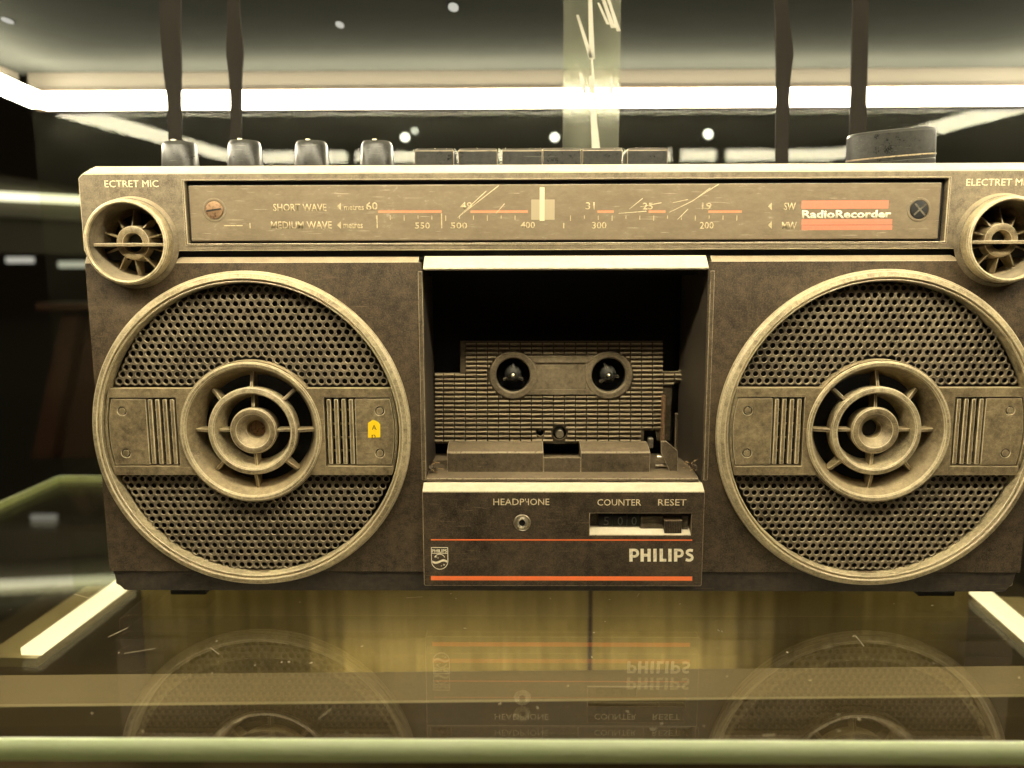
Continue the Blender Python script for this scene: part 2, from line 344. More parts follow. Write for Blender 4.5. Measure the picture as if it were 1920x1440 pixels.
# dark hanger straps in front of the back strip
M['strap'] = flat('dark_strap', (0.018, 0.0155, 0.012, 1), 0.8, spec=0.1)
for i, (px, wpx, lab) in enumerate(((316, 34, 'leftmost dark hanging strap crossing the back light strip, above the outer left knob'),
                                    (442, 22, 'slim dark strap crossing the light strip above the second knob from the left'),
                                    (1468, 26, 'dark strap crossing the light strip between the keys and the big tuning knob'),
                                    (1606, 32, 'rightmost dark strap crossing the light strip above the big tuning knob'))):
    Y = 98+i*.3
    k_ = (z0f-z0b)/(YB-YG); ztp = z0b+k_*(YB-Y)-.3
    cen, hw = [([(-30,320),(60,320),(190,327),(345,331)], [(-30,20),(60,19),(130,17),(190,13),(345,12)]),
               ([(-30,437),(60,440),(110,441),(190,443),(345,443)], [(-30,11),(40,12),(75,15),(100,16.5),(125,14),(160,11),(345,9)]),
               ([(-30,1462),(60,1468),(100,1471),(150,1468),(345,1465)], [(-30,12),(40,13),(75,15.5),(100,17),(125,15),(160,13),(345,12)]),
               ([(-30,1614),(120,1611),(345,1606)], [(-30,15),(190,15),(345,16)])][i]
    def ip(tb, y):
        for (a_, u_), (b_, v_) in zip(tb, tb[1:]):
            if y <= b_: return u_+(v_-u_)*(y-a_)/(b_-a_)
        return tb[-1][1]
    ys__ = list(range(-30, 346, 15))
    shp = [(ip(cen, y)-ip(hw, y), y) for y in ys__]+[(ip(cen, y)+ip(hw, y), y) for y in ys__[::-1]]
    shp = [(x_, y_) for x_, y_ in shp if at(x_, y_, Y).z < ztp]
    n2 = len(shp)//2; shp = shp[:n2]+shp[n2:]
    pl_ = [pq(p, Y) for p in shp]; pl_ = [(x, min(z, ztp)) for x, z in pl_]
    t = empty('hanging_strap', (at(px, 187, Y).x, Y, ztp)); tag(t, lab, 'strap', 'dark straps hanging at the back of the case')
    build('strap_blade', G().prism(pl_, Y-1, Y+1), M['strap'], t, 0.3)
    xm = (pl_[0][0]+pl_[-1][0])/2
    build('clip', G().box(xm-7, xm+7, Y-3, Y+3, pl_[0][1]-1.5, ztp), M['strap'], t, 0.5)

# clear joint strip standing behind the keys
M['acryl'] = glass('clear_joint', (0.86, 0.88, 0.78, 1), 1.4, 0.12, 0.16, (0.55, 0.55, 0.45, 1), (60, 60, 8))
M['glue'] = flat('pale_glue', (0.42, 0.40, 0.32, 1), 0.5)
jt = empty('joint_strip', (at(1108, 275, 91).x, 91, at(1108, 330, 91).z)); tag(jt, 'upright clear plastic joint strip with pale glue streaks, rising behind the row of keys', 'joint strip')
Y = 91
ZJ = z0b+(z0f-z0b)/(YB-YG)*(YB-Y)-.5
build('clear_strip', G().box(at(1056,150,Y).x, at(1162,150,Y).x, Y, Y+2, at(1108,330,Y).z, ZJ), M['acryl'], jt)
for (a, b, c, d, ww) in ((1106,-20,1110,110,10),(1110,110,1115,190,5),(1112,205,1118,285,15),(1083,28,1108,108,7),(1088,136,1097,176,7),(1107,142,1108,175,7),(1147,146,1147,176,7),
                        (1128,-10,1150,52,8),(1140,-5,1160,58,7),(1122,5,1140,45,5)):
    p, q = at(a, b, Y-.6), at(c, d, Y-.6)
    p.z = min(p.z, ZJ-.2); q.z = min(q.z, ZJ-.3)
    if p.z-q.z < 1: continue
    wd = ww*.153
    build('glue_streak', G().prism([(p.x-wd*.6, p.z), (p.x+wd*.6, p.z), (q.x+wd, q.z), (q.x-wd, q.z)], Y-.7, Y-.05), M['glue'], jt)

# small spot lamps of the room
M['spot'] = emit('spot_lamp', (1.0, 0.97, 0.85, 1), 7.0)
M['spot_shell'] = flat('spot_shell', (0.03, 0.03, 0.03, 1), 0.5)
for i, (px, py, r, lab) in enumerate(((760, 258, 9, 'small round spot lamp glowing just left of the first key, seen above the radio'),
                                 (1040, 258, 9, 'small round spot lamp glowing left of the clear joint strip'),
                                 (1327, 252, 10, 'small round spot lamp glowing right of the row of keys'),
                                 (778, 246, 4, 'faint tiny spot lamp close beside the brighter one above the first key'))):
    P = at(px, py, 1300); rr = r*0.62
    t = empty('spot_lamp', tuple(P)); tag(t, lab, 'spot lamp', 'small spot lamps in the dark room behind the case')
    build('lamp_glass', G().disc(P.x, P.z, rr, P.y-2, P.y, 20), M['spot'], t)
    build('lamp_shell', G().lathe([(rr*1.02, P.y-6), (rr*1.3, P.y-6), (rr*1.3, P.y+30), (rr*1.02, P.y+30)], P.x, P.z, 20).disc(P.x, P.z, rr*1.25, P.y+20, P.y+29, 20), M['spot_shell'], t)
for i, (px, py, r, lab) in enumerate(((725, 158, 3.2, 'small bright downlight under the case top, right of the knobs just above the strip'),
                                     (1462, 160, 3.2, 'small bright downlight under the case top beside the third strap'),
                                     (850, 13, 3.0, 'downlight at the top edge of the photo left of the joint strip'),
                                     (637, 46, 2.4, 'faint downlight in the case top between the straps and the joint strip'),
                                     (14, 38, 2.4, 'faint downlight at the far left of the case top'))):
    # on the sloping underside of the case top
    d = fwd + rgt*((px-960)/1440) + upv*((720-py)/1440)
    k = (z0b-z0f)/(YB-YG); t_ = ((z0f+k*(CAM.y-YG))-CAM.z)/(d.z-k*d.y); P = CAM+d*t_
    o = build('downlight', G().add([(P.x+r*math.cos(a*PI/8)*1.0, P.y+r*math.sin(a*PI/8)*2.0, P.z-.6+k*r*math.sin(a*PI/8)*2) for a in range(16)]+
                                   [(P.x+r*math.cos(a*PI/8)*1.0, P.y+r*math.sin(a*PI/8)*2.0, P.z+.5+k*r*math.sin(a*PI/8)*2) for a in range(16)],
                                   [tuple(range(16)), tuple(range(16, 32))[::-1]]+[(a, (a+1) % 16, (a+1) % 16+16, a+16) for a in range(16)]),
              M['spot'] if i < 2 else emit('dim_downlight', (1, .98, .85, 1), 0.42))
    tag(o, lab, 'downlight', 'small downlights in the case top')

# neighbouring lit case seen at the far left
M['n_frame'] = flat('beige_metal', (0.11, 0.105, 0.08, 1), 0.5)
M['n_grey'] = flat('grey_panel', (0.06, 0.055, 0.04, 1), 0.6)
M['n_led'] = emit('neighbour_strip', (1.0, 0.95, 0.62, 1), 1.3)
nc = empty('neighbouring_case', tuple(at(70, 500, 620))); tag(nc, 'lit neighbouring display case at the left, a yellow light strip under its beige top', 'display case')
Y = 620
build('top_bar', G().prism([pq(p, Y) for p in ((-200,290),(330,388),(330,398),(-200,304))], Y, Y+60), M['n_frame'], nc, 1)
build('lit_panel', G().prism([pq(p, Y) for p in ((-200,306),(330,396),(330,424),(-200,392))], Y+30, Y+40), M['n_frame'], nc)
build('light_strip', G().prism([pq(p, Y) for p in ((-200,347),(330,375),(330,388),(-200,364))], Y+20, Y+28), M['n_led'], nc)
build('side_panel', G().prism([pq(p, Y) for p in ((-200,394),(330,426),(330,478),(-200,470))], Y+50, Y+60), M['n_grey'], nc)
for (a, b, c, d) in ((10,482,58,493),(108,490,160,502)):
    build('small_lamp', G().pbox(a, c, b, d, Y+60, 8), emit('lamp_tile', (1, .97, .8, 1), 0.35), nc, 1)
M['wood'] = plastic('red_brown_wood', (0.022, 0.009, 0.004, 1), (0.05, 0.024, 0.012, 1), 0.4, 0.4, 0.3, 0.05, 0.2, 0.1, stretch=(0.2, 1, 2))
st = empty('wooden_stand', tuple(at(120, 900, 480))); tag(st, 'red brown wooden stand behind the radio at the left, with splayed legs', 'stand')
build('stand_top', G().pbox(66, 420, 568, 582, 480, 60), M['wood'], st, 1)
build('leg', G().prism([pq(p, 500) for p in ((118,583),(150,583),(96,860),(58,860))], 500, 520), M['wood'], st, 1)
build('leg', G().prism([pq(p, 500) for p in ((330,583),(360,583),(420,860),(380,860))], 500, 520), M['wood'], st, 1)
build('side_board', G().prism([pq(p, 520) for p in ((140,586),(340,586),(380,860),(92,860))], 522, 530), M['wood'], st, 1)

# ================================================================== BELOW THE SHELF
M['cloth'] = plastic('olive_reflection_cloth', (0.27, 0.22, 0.09, 1), (0.44, 0.36, 0.16, 1), 0.5, 0.85, 0.15, 0.1, 0.2, 0.0, 0.2, scr=0, stretch=(3, 1, .2))  # pleated sheet standing in for blurred reflections under the shelf
cl = []
Yc = 112
xa, xb = at(235, 1200, Yc).x, at(1850, 1200, Yc).x
N = 420; zt = SH-9; zlow = at(960, 1300, Yc).z
for i in range(N+1):
    x = xa+(xb-xa)*i/N
    y = Yc+22+1.6*math.sin(x*0.24)+1.2*math.sin(x*0.11+1)+0.7*math.sin(x*.53+2)
    cl += [(x, y, zlow), (x, y+2, zt), (x, y+2.5, zlow), (x, y+4.5, zt)]
g = G().add(cl, [f for i in range(N) for f in ((4*i, 4*i+4, 4*i+5, 4*i+1), (4*i+2, 4*i+3, 4*i+7, 4*i+6), (4*i+1, 4*i+5, 4*i+7, 4*i+3), (4*i, 4*i+2, 4*i+6, 4*i+4))])
o = build('reflection_cloth', g, M['cloth'], None, 0, 60); tag(o, 'olive yellow pleated cloth standing in for blurred reflections below the glass shelf', 'cloth')
q = at(1108, 1150, Yc+10)
build('joint_reflection', G().box(q.x-1.3, q.x+1.3, Yc+13, Yc+15, zlow, zt), flat('dark_joint_reflection', (0.03, 0.015, 0.008, 1), 0.7), o)  # dark strip in place of the pane joint's reflection
g = G(); random.seed(3)
for i in range(150):
    x, y = random.uniform(XL+8, XR-8), YF+3+(random.random()**1.6)*200
    a = random.uniform(0, PI); L_ = random.uniform(.25, .7) if i % 6 else random.uniform(2, 7); wd = random.uniform(.12, .28) if i % 6 else .07
    c_, n_ = math.cos(a), math.sin(a)
    g.add([(x+u*c_*L_-v*n_*wd, y+u*n_*L_+v*c_*wd, SH+h) for h in (.02, .12) for u, v in ((-1,-1),(1,-1),(1,1),(-1,1))], [(3,2,1,0),(4,5,6,7),(0,1,5,4),(1,2,6,5),(2,3,7,6),(3,0,4,7)])
tag(build('dust', g, flat('lint', (0.55, 0.48, 0.32, 1), 0.9)), 'pale dust specks and lint lying on the glass shelf', 'dust', None, 'stuff')
random.seed(7)
M['rail'] = flat('taupe_rail', (0.30, 0.24, 0.165, 1), 0.5, worn=0.2)
M['rail_lip'] = flat('pale_lip', (0.45, 0.39, 0.28, 1), 0.4)
Yr = -40
rl = empty('front_rail', tuple(at(960, 1310, Yr))); tag(rl, 'taupe rail with a thin pale lower lip running across below the glass shelf', 'rail')
def slope(nm, p4, Ys, mat):
    a4 = [at(p[0], p[1], y) for p, y in zip(p4, Ys)]; vs = [tuple(v) for v in a4]+[(v.x, v.y+1.5, v.z-.6) for v in a4]
    return build(nm, G().add(vs, [(0,1,2,3),(7,6,5,4),(0,4,5,1),(1,5,6,2),(2,6,7,3),(3,7,4,0)]), mat, rl)
slope('rail_board', ((-60,1268),(1990,1249),(1990,1303),(-60,1323)), (-34,-34,-64,-64), M['rail'])
slope('rail_lip', ((-60,1322.5),(1990,1302.5),(1990,1305.5),(-60,1326.5)), (-64.5,-64.5,-67,-67), M['rail_lip'])
M['under'] = plastic('dark_base_board', (0.05, 0.034, 0.016, 1), (0.13, 0.09, 0.045, 1), 0.4, 0.45, 0.1, 0.05, 0.2, 0.1)
zu = at(960, 1440, -20).z
tag(build('cabinet_floor', G().box(XL-120, XR+120, -140, 420, -262, -250), M['under']), kind='structure')
M['fill'] = emit('fill_light', (1.0, 0.84, 0.56, 1), 15.0)  # unseen lamp added to brighten the olive sheet from below
Yq = 110
xq0, xq1 = at(600, 1260, Yq).x, at(1400, 1260, Yq).x; zq = at(960, 1288, Yq).z
cv = empty('fill_lamp', (xq0, Yq, zq-6)); tag(cv, 'warm cove lamp added unseen behind the taupe rail, lighting the olive cloth from below', 'lamp')
build('diffuser', G().box(xq0, xq1, Yq-2, Yq+2, zq-3, zq), M['fill'], cv)
build('housing', G().box(xq0-2, xq1+2, Yq-3, Yq+3, zq-7, zq-3.1), M['frame_metal'], cv)
# low side light strips
M['chan'] = flat('channel_metal', (0.30, 0.25, 0.15, 1), 0.35)
M['low_led'] = emit('low_strip_light', (1.0, 0.86, 0.52, 1), 2.0)
for sx, pts, lab in ((-1, ((58,1222),(238,1090)), 'low warm light strip beside the lower left corner of the radio'),
                     (1, ((1975,1228),(1835,1108)), 'low warm light strip at the lower right corner of the photo')):
    zl = -125.0
    a = atz(*pts[0], zl); b = atz(*pts[1], zl)
    t = empty('side_light_strip', tuple(a)); tag(t, lab, 'light strip', 'low light strips at the sides of the case')
    strip(a.x, a.y, zl, b.x, b.y, zl, 11, 4, t, M['low_led'], 'diffuser')
    strip(a.x+sx*12, a.y, zl-6, b.x+sx*12, b.y, zl-6, 30, 5, t, M['chan'], 'channel')

# ================================================================== THE RADIO
W = 217.7
radio = empty('portable_radio', (0, 40, SH)); tag(radio, 'dusty old stereo radio cassette recorder with two big round speakers, standing on the glass shelf', 'radio')
ZT, ZS1, ZS2 = 117.4, 83.2, 80.8
SPX = 145.0
# --- shell
shell = G().prism([(-W,-77),(-W+4,-79),(W-4,-79),(W,-77),(W,117),(W-3,120.3),(-W+3,120.3),(-W,117)], 4.2, 84,
                  [[(-W+3,-75.5),(W-3,-75.5),(W-3,116.3),(-W+3,116.3)]])
shell.box(-W+1, W-1, 82, 86, -78, 119)
build('shell', shell, M['body'], radio, 0.6)
# --- top housing (upper front) with dial opening and notches round the microphones
MX, MZ, MR = 194.6, 86.9, 19.0
dz = MZ-ZS1; dx = math.sqrt(MR**2-dz**2); aL = math.atan2(-dz, -dx); aR = math.atan2(-dz, dx)
aL2 = PI+math.atan2(dz, dx)
DX0, DX1 = at(348,395,0).x, at(1775,395,0).x; DZ1, DZ0 = at(1060,336,0).z, at(1060,455,0).z
outer = [(W, ZS1)]+[(W, ZT-2), (W-2, ZT), (-W+2, ZT), (-W, ZT-2), (-W, ZS1)]
outer += [(-MX-dx, ZS1)]+arc(-MX, MZ, MR, aL2, -math.atan2(dz, dx)+0, 28)[1:-1]+[(-MX+dx, ZS1)]
outer += [(MX-dx, ZS1)]+arc(MX, MZ, MR, aL2, -math.atan2(dz, dx), 28)[1:-1]+[(MX+dx, ZS1)]
build('top_housing', G().prism(outer, 0, 4, [[(DX0, DZ0), (DX1, DZ0), (DX1, DZ1), (DX0, DZ1)]]), M['housing'], radio, 0.35)
ztop = at(900, 309, 4.5).z
M['lit_bevel'] = plastic('lit_edge_plastic', (0.50, 0.43, 0.29, 1), (0.74, 0.66, 0.48, 1), 0.5, 0.4, 1, 0.1, 0.3, 0.2)  # paler than the housing: strip light painted into the upward bevels
g = G()
a, b = (-W+2, W-2)
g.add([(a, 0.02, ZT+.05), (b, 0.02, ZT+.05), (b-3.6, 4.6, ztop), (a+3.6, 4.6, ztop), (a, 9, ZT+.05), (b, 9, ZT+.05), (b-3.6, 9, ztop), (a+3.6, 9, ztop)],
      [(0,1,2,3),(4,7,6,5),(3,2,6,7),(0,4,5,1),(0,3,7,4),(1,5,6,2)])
build('top_edge', g, M['lit_bevel'], radio, 0.3)
# split channel and back web
build('split_channel', G().box(-W+1.5, W-1.5, 3.2, 4.1, ZS2-1.5, ZS1+1), M['black'], radio)
# --- lower front panels with speaker openings
ZP1, ZP0 = 77.8, -68.6
dz2 = MZ-ZP1; dx2 = math.sqrt(MR**2-dz2**2); al = math.atan2(dz2, dx2)
for sx in (-1, 1):
    x0, x1 = (-W, -64.6) if sx < 0 else (65.4, W)
    bot = PI+al, 2*PI-al
    pts = [(x0, ZP0), (x1, ZP0), (x1, ZP1)]
    nt = arc(sx*MX, MZ, MR, 2*PI-al, PI+al, 22)
    pts += nt+[(x0, ZP1)]
    build('front_panel', G().prism(pts, 0, 3, [circle(sx*SPX, 0, 70, 96)]), M['body'], radio, 0.3)
    xi0, xi1 = (-174.5, -66) if sx < 0 else (66.5, 174.5)
    g = G(); g.extx([(0.03, ZP1+.02), (3.4, ZS2), (6, ZS2), (6, ZP1+.02)], xi0, xi1)
    if sx < 0: g.v = [((x-4.5 if (abs(x-xi0) < .01 and z < ZS2-1) else x), y, z) for x, y, z in g.v]
    else: g.v = [((x+4.5 if (abs(x-xi1) < .01 and z < ZS2-1) else x), y, z) for x, y, z in g.v]
    build('panel_top_edge', g, M['housing'], radio, 0.2)
    # short stub beyond the microphone
    xo0, xo1 = (-W, -MX-17.8) if sx < 0 else (MX+17.8, W)
    build('panel_top_edge', G().extx([(0.03, ZP1+.02), (1.5, ZS2), (6, ZS2), (6, ZP1+.02)], xo0, xo1), M['housing'], radio, 0.2)
# --- base strip
g = G().prism([(-W+1, ZP0-.3), (-W+2.5, -75), (-W+6, -78.8), (W-6, -78.8), (W-2.5, -75), (W-1, ZP0-.3)], 0.9, 8)
build('base_strip', g, M['base'], radio, 0.5)
for x in (-192, -178, 100, 190):
    pass
for (x, y) in ((-186, 18), (186, 18), (-186, 70), (186, 70)):
    build('foot', G().box(x-9, x+9, y-6, y+6, SH+.02, -78.6), M['black'], radio, 0.6)

# --- speakers
def make_speaker(cx):
    sp = empty('speaker', (cx, 4, -74), radio)
    build('cone_backing', G().disc(cx, 0, 72, 17, 18, 48), M['black'], sp)
    build('trim_ring', G().lathe([(74.2,.02),(74.4,-1.4),(73.9,-2.6),(73.35,-2.7),(73.1,-4.0),(71.0,-4.5),(70.6,-4.3),(70.4,-3.0),(69.95,-3.0),(69.75,-3.9),(69.15,-3.6),(68.6,2.5),(70.2,3.2)], cx, 0, 128), M['ring'], sp, 0.16, 35, 1)
    # perforated plates
    P, RW = 3.63, 3.26
    for sg in (1, -1):
        g = G(); row = 0; z = 23.4
        while z < 68.0:
            off = P/2 if row % 2 else 0
            for i in range(-20, 21):
                x = i*P+off; r = math.hypot(x, z)
                if r > 67.9 or r < 33.8: continue
                jx, jz = random.uniform(-.02, .02), random.uniform(-.02, .02)
                hx, hz = P/2, RW/2
                hexv = [(0, RW*2/3), (hx/2, RW/2), (hx, RW/3), (hx, 0), (hx, -RW/3), (hx/2, -RW/2), (0, -RW*2/3), (-hx/2, -RW/2), (-hx, -RW/3), (-hx, 0), (-hx, RW/3), (-hx/2, RW/2)]
                vs = []; 
                ang = [math.atan2(b, a) for a, b in hexv]
                for (a, b) in hexv: vs.append((cx+x+a, 0.9, sg*(z+b)))
                for t in ang: vs.append((cx+x+jx+1.44*math.cos(t), 0.92, sg*(z+jz+1.44*math.sin(t))))
                for t in ang: vs.append((cx+x+jx+1.30*math.cos(t), 1.25, sg*(z+jz+1.30*math.sin(t))))
                for t in ang: vs.append((cx+x+jx+1.27*math.cos(t), 2.0, sg*(z+jz+1.27*math.sin(t))))
                fs = []
                for ring in range(3):
                    for k in range(12):
                        k2 = (k+1) % 12; q = (ring*12+k, ring*12+k2, ring*12+12+k2, ring*12+12+k)
                        fs.append(q if sg > 0 else q[::-1])
                g.add(vs, fs)
            row += 1; z += RW
        xs, ys, zs = zip(*g.v)
        me = bpy.data.meshes.new('grille'); org = (cx, 1, min(zs))
        me.from_pydata([((x-org[0])*S, (y-org[1])*S, (zz-org[2])*S) for x, y, zz in g.v], [], g.f); me.materials.append(M['grille']); me.materials.append(M['lip']); me.polygons.foreach_set('material_index', [1 if (i//12) % 3 == 1 else 0 for i in range(len(g.f))])
        link(bpy.data.objects.new('grille', me), sp, org)
    # cross band with the central ring
    a1 = math.asin(20.5/68.2); a2 = math.asin(20.5/33.6)
    out = arc(cx, 0, 68.2, -a1, a1, 10)+arc(cx, 0, 33.6, a2, PI-a2, 28)+arc(cx, 0, 68.2, PI-a1, PI+a1, 10)+arc(cx, 0, 33.6, PI+a2, 2*PI-a2, 28)
    aw = math.asin(16.3/67.2)
    hr = [(cx+34.3, 16.3), (cx+34.3, -16.3)]+arc(cx, 0, 67.2, -aw, aw, 8)
    hl = [(cx-34.3, -16.3), (cx-34.3, 16.3)]+arc(cx, 0, 67.2, PI-aw, PI+aw, 8)
    build('cross_band', G().prism(out, -2.2, 2.5, [circle(cx, 0, 30.4, 72), hr, hl]), M['band'], sp, 0.45)
    build('center_ring', G().lathe([(33.0,-2.25),(33.0,-3.1),(32.2,-3.5),(30.9,-3.3),(30.3,-2.6),(30.2,-2.0),(30.8,-1)], cx, 0, 96), M['ring'], sp, 0.16, 35, 1)
    build('dish', G().lathe([(30.3,-1.8),(28.4,2.0),(25.6,9.0),(25.8,10.2),(26.8,10.2),(29.5,2.2),(30.9,-1)], cx, 0, 96), M['band'], sp, 0, 45)
    build('middle_ring', G().lathe([(20.9,-.2),(20.4,-1.0),(18.5,-1.3),(17.8,-.8),(16.4,5.5),(15.2,9.5),(16.6,10),(18.5,7),(20.5,6)], cx, 0, 80), M['ring'], sp, 0.16, 40, 1)
    build('hub', G().lathe([(11.1,1.0),(10.5,.1),(9.2,-.2),(8.0,.1),(4.5,4.2),(4.3,8.5),(.01,8.6),(.01,10),(9.6,10)], cx, 0, 56), M['band'], sp, 0.14, 40, 1)
    build('hub_socket', G().disc(cx, 0, 3.9, 8.0, 8.45, 20), M['rust'] if cx < 0 else M['black'], sp)
    for k in range(8):
        build('spoke', G().spoke(cx, 0, k*PI/4, 20.2, 28.8 if k % 2 == 0 else 27.2, 1.5, .6, 8, 3.2), M['band'], sp, 0.25)
    for k in range(4):
        build('spoke', G().spoke(cx, 0, k*PI/2, 10.4, 18.0, 1.4, 1.6, 8, 2.6), M['band'], sp, 0.25)
    for sx in (-1, 1):
        # plate with two pegs
        ap = math.asin(15.6/66.6)
        edge = arc(cx, 0, 66.6, -ap, ap, 8) if sx > 0 else arc(cx, 0, 66.6, PI-ap, PI+ap, 8)
        pl = ([(cx+sx*48.6, 15.6), (cx+sx*48.6, -15.6)] if sx > 0 else [(cx+sx*48.6, -15.6), (cx+sx*48.6, 15.6)])+edge
        pegs = [(cx+sx*60.0, 9.9), (cx+sx*59.6, -10.1)]
        build('end_plate', G().prism(pl, -1.7, 1.5, [circle(p[0], p[1], 2.15, 20) for p in pegs]), M['band'], sp, 0.3)
        for p in pegs: build('peg', G().disc(p[0], p[1], 1.5, -1.7, 1.5, 18), M['band'], sp, 0.25)
        first = None
        for k in range(4):
            x = cx+sx*(36.45+k*3.43)
            if first is None:
                first = build('slat', G().box(x-.95, x+.95, -1.7, 1.4, -15.4, 15.4), M['band'], sp, 0.35); fx = x
            else: move_copy(first, x-fx, 0)
        for z in (10, 3.4, -3.1, -9.4):
            build('cross_bar', G().box(cx+sx*34.4 if sx > 0 else cx+sx*48.7, cx+sx*48.7 if sx > 0 else cx+sx*34.4, 0.3, 1.2, z-.4, z+.4), M['band'], sp)
    return sp
spl = make_speaker(-SPX); spr = make_speaker(SPX)

# --- microphones
def make_mic(cx):
    mc = empty('microphone_pod', (cx, 0, MZ-18), radio)
    build('flange', G().lathe([(18.6,-.1),(20.6,-.05),(20.2,-1.2),(19.5,-2.4),(18.6,-2.6)], cx, MZ, 64), M['housing'], mc, 0, 40)
    build('rim', G().lathe([(18.9,2.5),(18.9,-7.2),(18.4,-8.1),(17.5,-8.4),(17.0,-8.0),(16.8,-6.8),(17.4,-5.5),(17.6,2.5)], cx, MZ, 72), M['ring'], mc, 0.16, 35, 1)
    build('inner_wall', G().lathe([(16.75,-6.9),(16.2,-2.5),(15.4,3),(16.2,6),(17.3,2),(17.3,-5)], cx, MZ, 64), M['grille'], mc, 0, 40)
    build('pod_cup', G().lathe([(15.6,2.5),(14.9,6.5),(13.6,8.6),(13.8,9.5),(16.5,8)], cx, MZ, 56), M['housing'], mc, 0, 50)
    build('pod_back', G().disc(cx, MZ, 18, 11, 12, 32), M['black'], mc)
    build('hub', G().lathe([(7.9,1.5),(7.4,-1.0),(6.4,-1.4),(4.5,-1.2),(4.2,-.4),(4.0,4),(5,9),(8.4,9)], cx, MZ, 40), M['band'], mc, 0.14, 40, 1)
    build('capsule', G().disc(cx, MZ, 4.3, 3.6, 4.2, 20), M['black'], mc)
    for k in range(10):
        a = k*PI/5+PI/2
        lo = math.sin(a) < -.2
        build('spoke', G().spoke(cx, MZ, a, 7.2, 14.6 if (k % 2 == 0 or lo) else 12.5, 0.5, -.3 if k % 3 else -1.0, 8, 2.0), M['band'], mc)
    build('crossbar', G().box(cx-15.9, cx+15.9, -4.6, 6, MZ-1.7, MZ-.3), M['band'], mc, 0.2)
make_mic(-MX); make_mic(MX)

# --- dial
dial = empty('dial', (0, 2, DZ0), radio)
a = at(356, 395, 1.6).x; b = at(1762, 395, 1.6).x; z1 = at(1060, 345, 1.6).z; z0 = at(1060, 450, 1.6).z
dl = G().box(a, b, 1.3, 3.4, z0, z1)
build('dial_window', dl, M['dial'], dial, 0.5)
build('dial_tray', G().box(DX0+.1, DX1-.1, 3.5, 3.95, DZ0+.1, DZ1-.1), M['black'], dial)
g = G(); g.prism([(DX0-.9, DZ0-.9), (DX1+.9, DZ0-.9), (DX1+.9, DZ1+.5), (DX0-.9, DZ1+.5)], -.35, .05, [[(DX0+.05, DZ0+.05), (DX1-.05, DZ0+.05), (DX1-.05, DZ1-.05), (DX0+.05, DZ1-.05)]])
build('dial_frame', g, M['housing'], dial, 0.15)
YD = 1.24
def screw(px, py, rot, r, mat, cross, par):
    P = at(px, py, YD); s = empty('screw', (P.x, YD, P.z), par)
    g = G().lathe([(r, 1.25), (r*.98, .7), (r*.7, .35), (.01, .25), (.01, 1.25)], P.x, P.z, 24)
    build_(g, 'screw_head', mat, s)
    slots = [rot]+([rot+PI/2] if cross else [])
    for t in slots:
        c, n = math.cos(t), math.sin(t)
        q = [(P.x+u*c*r*.85-v*n*.25, P.z+u*n*r*.85+v*c*.25) for u, v in ((-1,-1),(1,-1),(1,1),(-1,1))]
        build_(G().prism(q, .12+.02*(t != rot), .30), 'screw_slot', M['black'], s)
def build_(g, nm, mat, par):
    # two-level limit: join the small pieces straight under the dial
    return build(nm, g, mat, dial, 0, 40)
for px, py, rot, mat, cr in ((402, 394, 0.15, M['rust'], False), (1723, 393, 0.75, M['black'], True)):
    P = at(px, py, YD); r = 4.0
    build('screw', G().lathe([(r, 1.29), (r*.98, .7), (r*.7, .4), (.01, .3), (.01, 1.29)], P.x, P.z, 24), mat, dial, 0, 40)
    for t in [rot]+([rot+PI/2] if cr else []):
        c, n = math.cos(t), math.sin(t)
        q = [(P.x+u*c*r*.85-v*n*.35, P.z+u*n*r*.85+v*c*.35) for u, v in ((-1,-1),(1,-1),(1,1),(-1,1))]
        build('screw_slot', G().prism(q, .18+.03*(t != rot), .34), M['black'] if mat is M['rust'] else M['steel'], dial)
    build('screw_washer', G().lathe([(r+.1, 1.28), (r+.3, .95), (r+1.1, .95), (r+1.4, 1.28)], P.x, P.z, 28), M['dial'], dial)
T = lambda s, *a, mat='faded', bold=0.01: text('lettering', s, *a, YD, M[mat], dial, bold)
T('SHORT WAVE', 512, 612, 382, 396); T('metres', 645, 682, 385, 394); T('60', 686, 708, 379, 394)
T('MEDIUM WAVE', 508, 622, 415, 429); T('metres', 644, 680, 418, 428); T('550', 778, 806, 417, 429)
T('49', 863, 885, 379, 393); T('500', 845, 876, 417, 429); T('400', 976, 1003, 416, 428)
T('31', 1098, 1115, 379, 393); T('300', 1110, 1137, 416, 429); T('25', 1205, 1224, 380, 393); T('19', 1316, 1334, 380, 393); T('200', 1312, 1338, 416, 429)
T('SW', 1470, 1492, 380, 394); T('MW', 1466, 1494, 416, 430)
def mark(x0, x1, y0, y1, mat, nm='scale_mark'):
    return build(nm, G().pbox(x0, x1, y0, y1, YD, .07), M[mat], dial)
mark(709, 828, 394.5, 399, 'orange_faded', 'scale_stripe'); mark(882, 990, 394.5, 399, 'orange_faded', 'scale_stripe'); mark(1120, 1151, 394.5, 399, 'orange_faded', 'scale_stripe')
mark(1216, 1248, 394.5, 399, 'orange_faded', 'scale_stripe'); mark(1328, 1391, 394.5, 399, 'orange_faded', 'scale_stripe')
for x in (632, 1440):
    for y in (380, 415):
        p = [at(x+7, y, YD), at(x, y+7, YD), at(x+7, y+14, YD)]
        build('scale_arrow', G().prism([(q.x, q.z) for q in p], YD, YD+.07), M['faded'], dial)
for x in range(705, 1400, 26): 
    if not (990 < x < 1045): mark(x, x+1.4, 404, 410+(x//26 % 3)*2, 'faded')
mark(827, 829, 400, 428, 'faded'); mark(706, 708, 404, 428, 'faded'); mark(1056, 1058, 418, 428, 'faded'); mark(420, 455, 422, 424, 'faded'); mark(468, 469.5, 418, 428, 'faded')
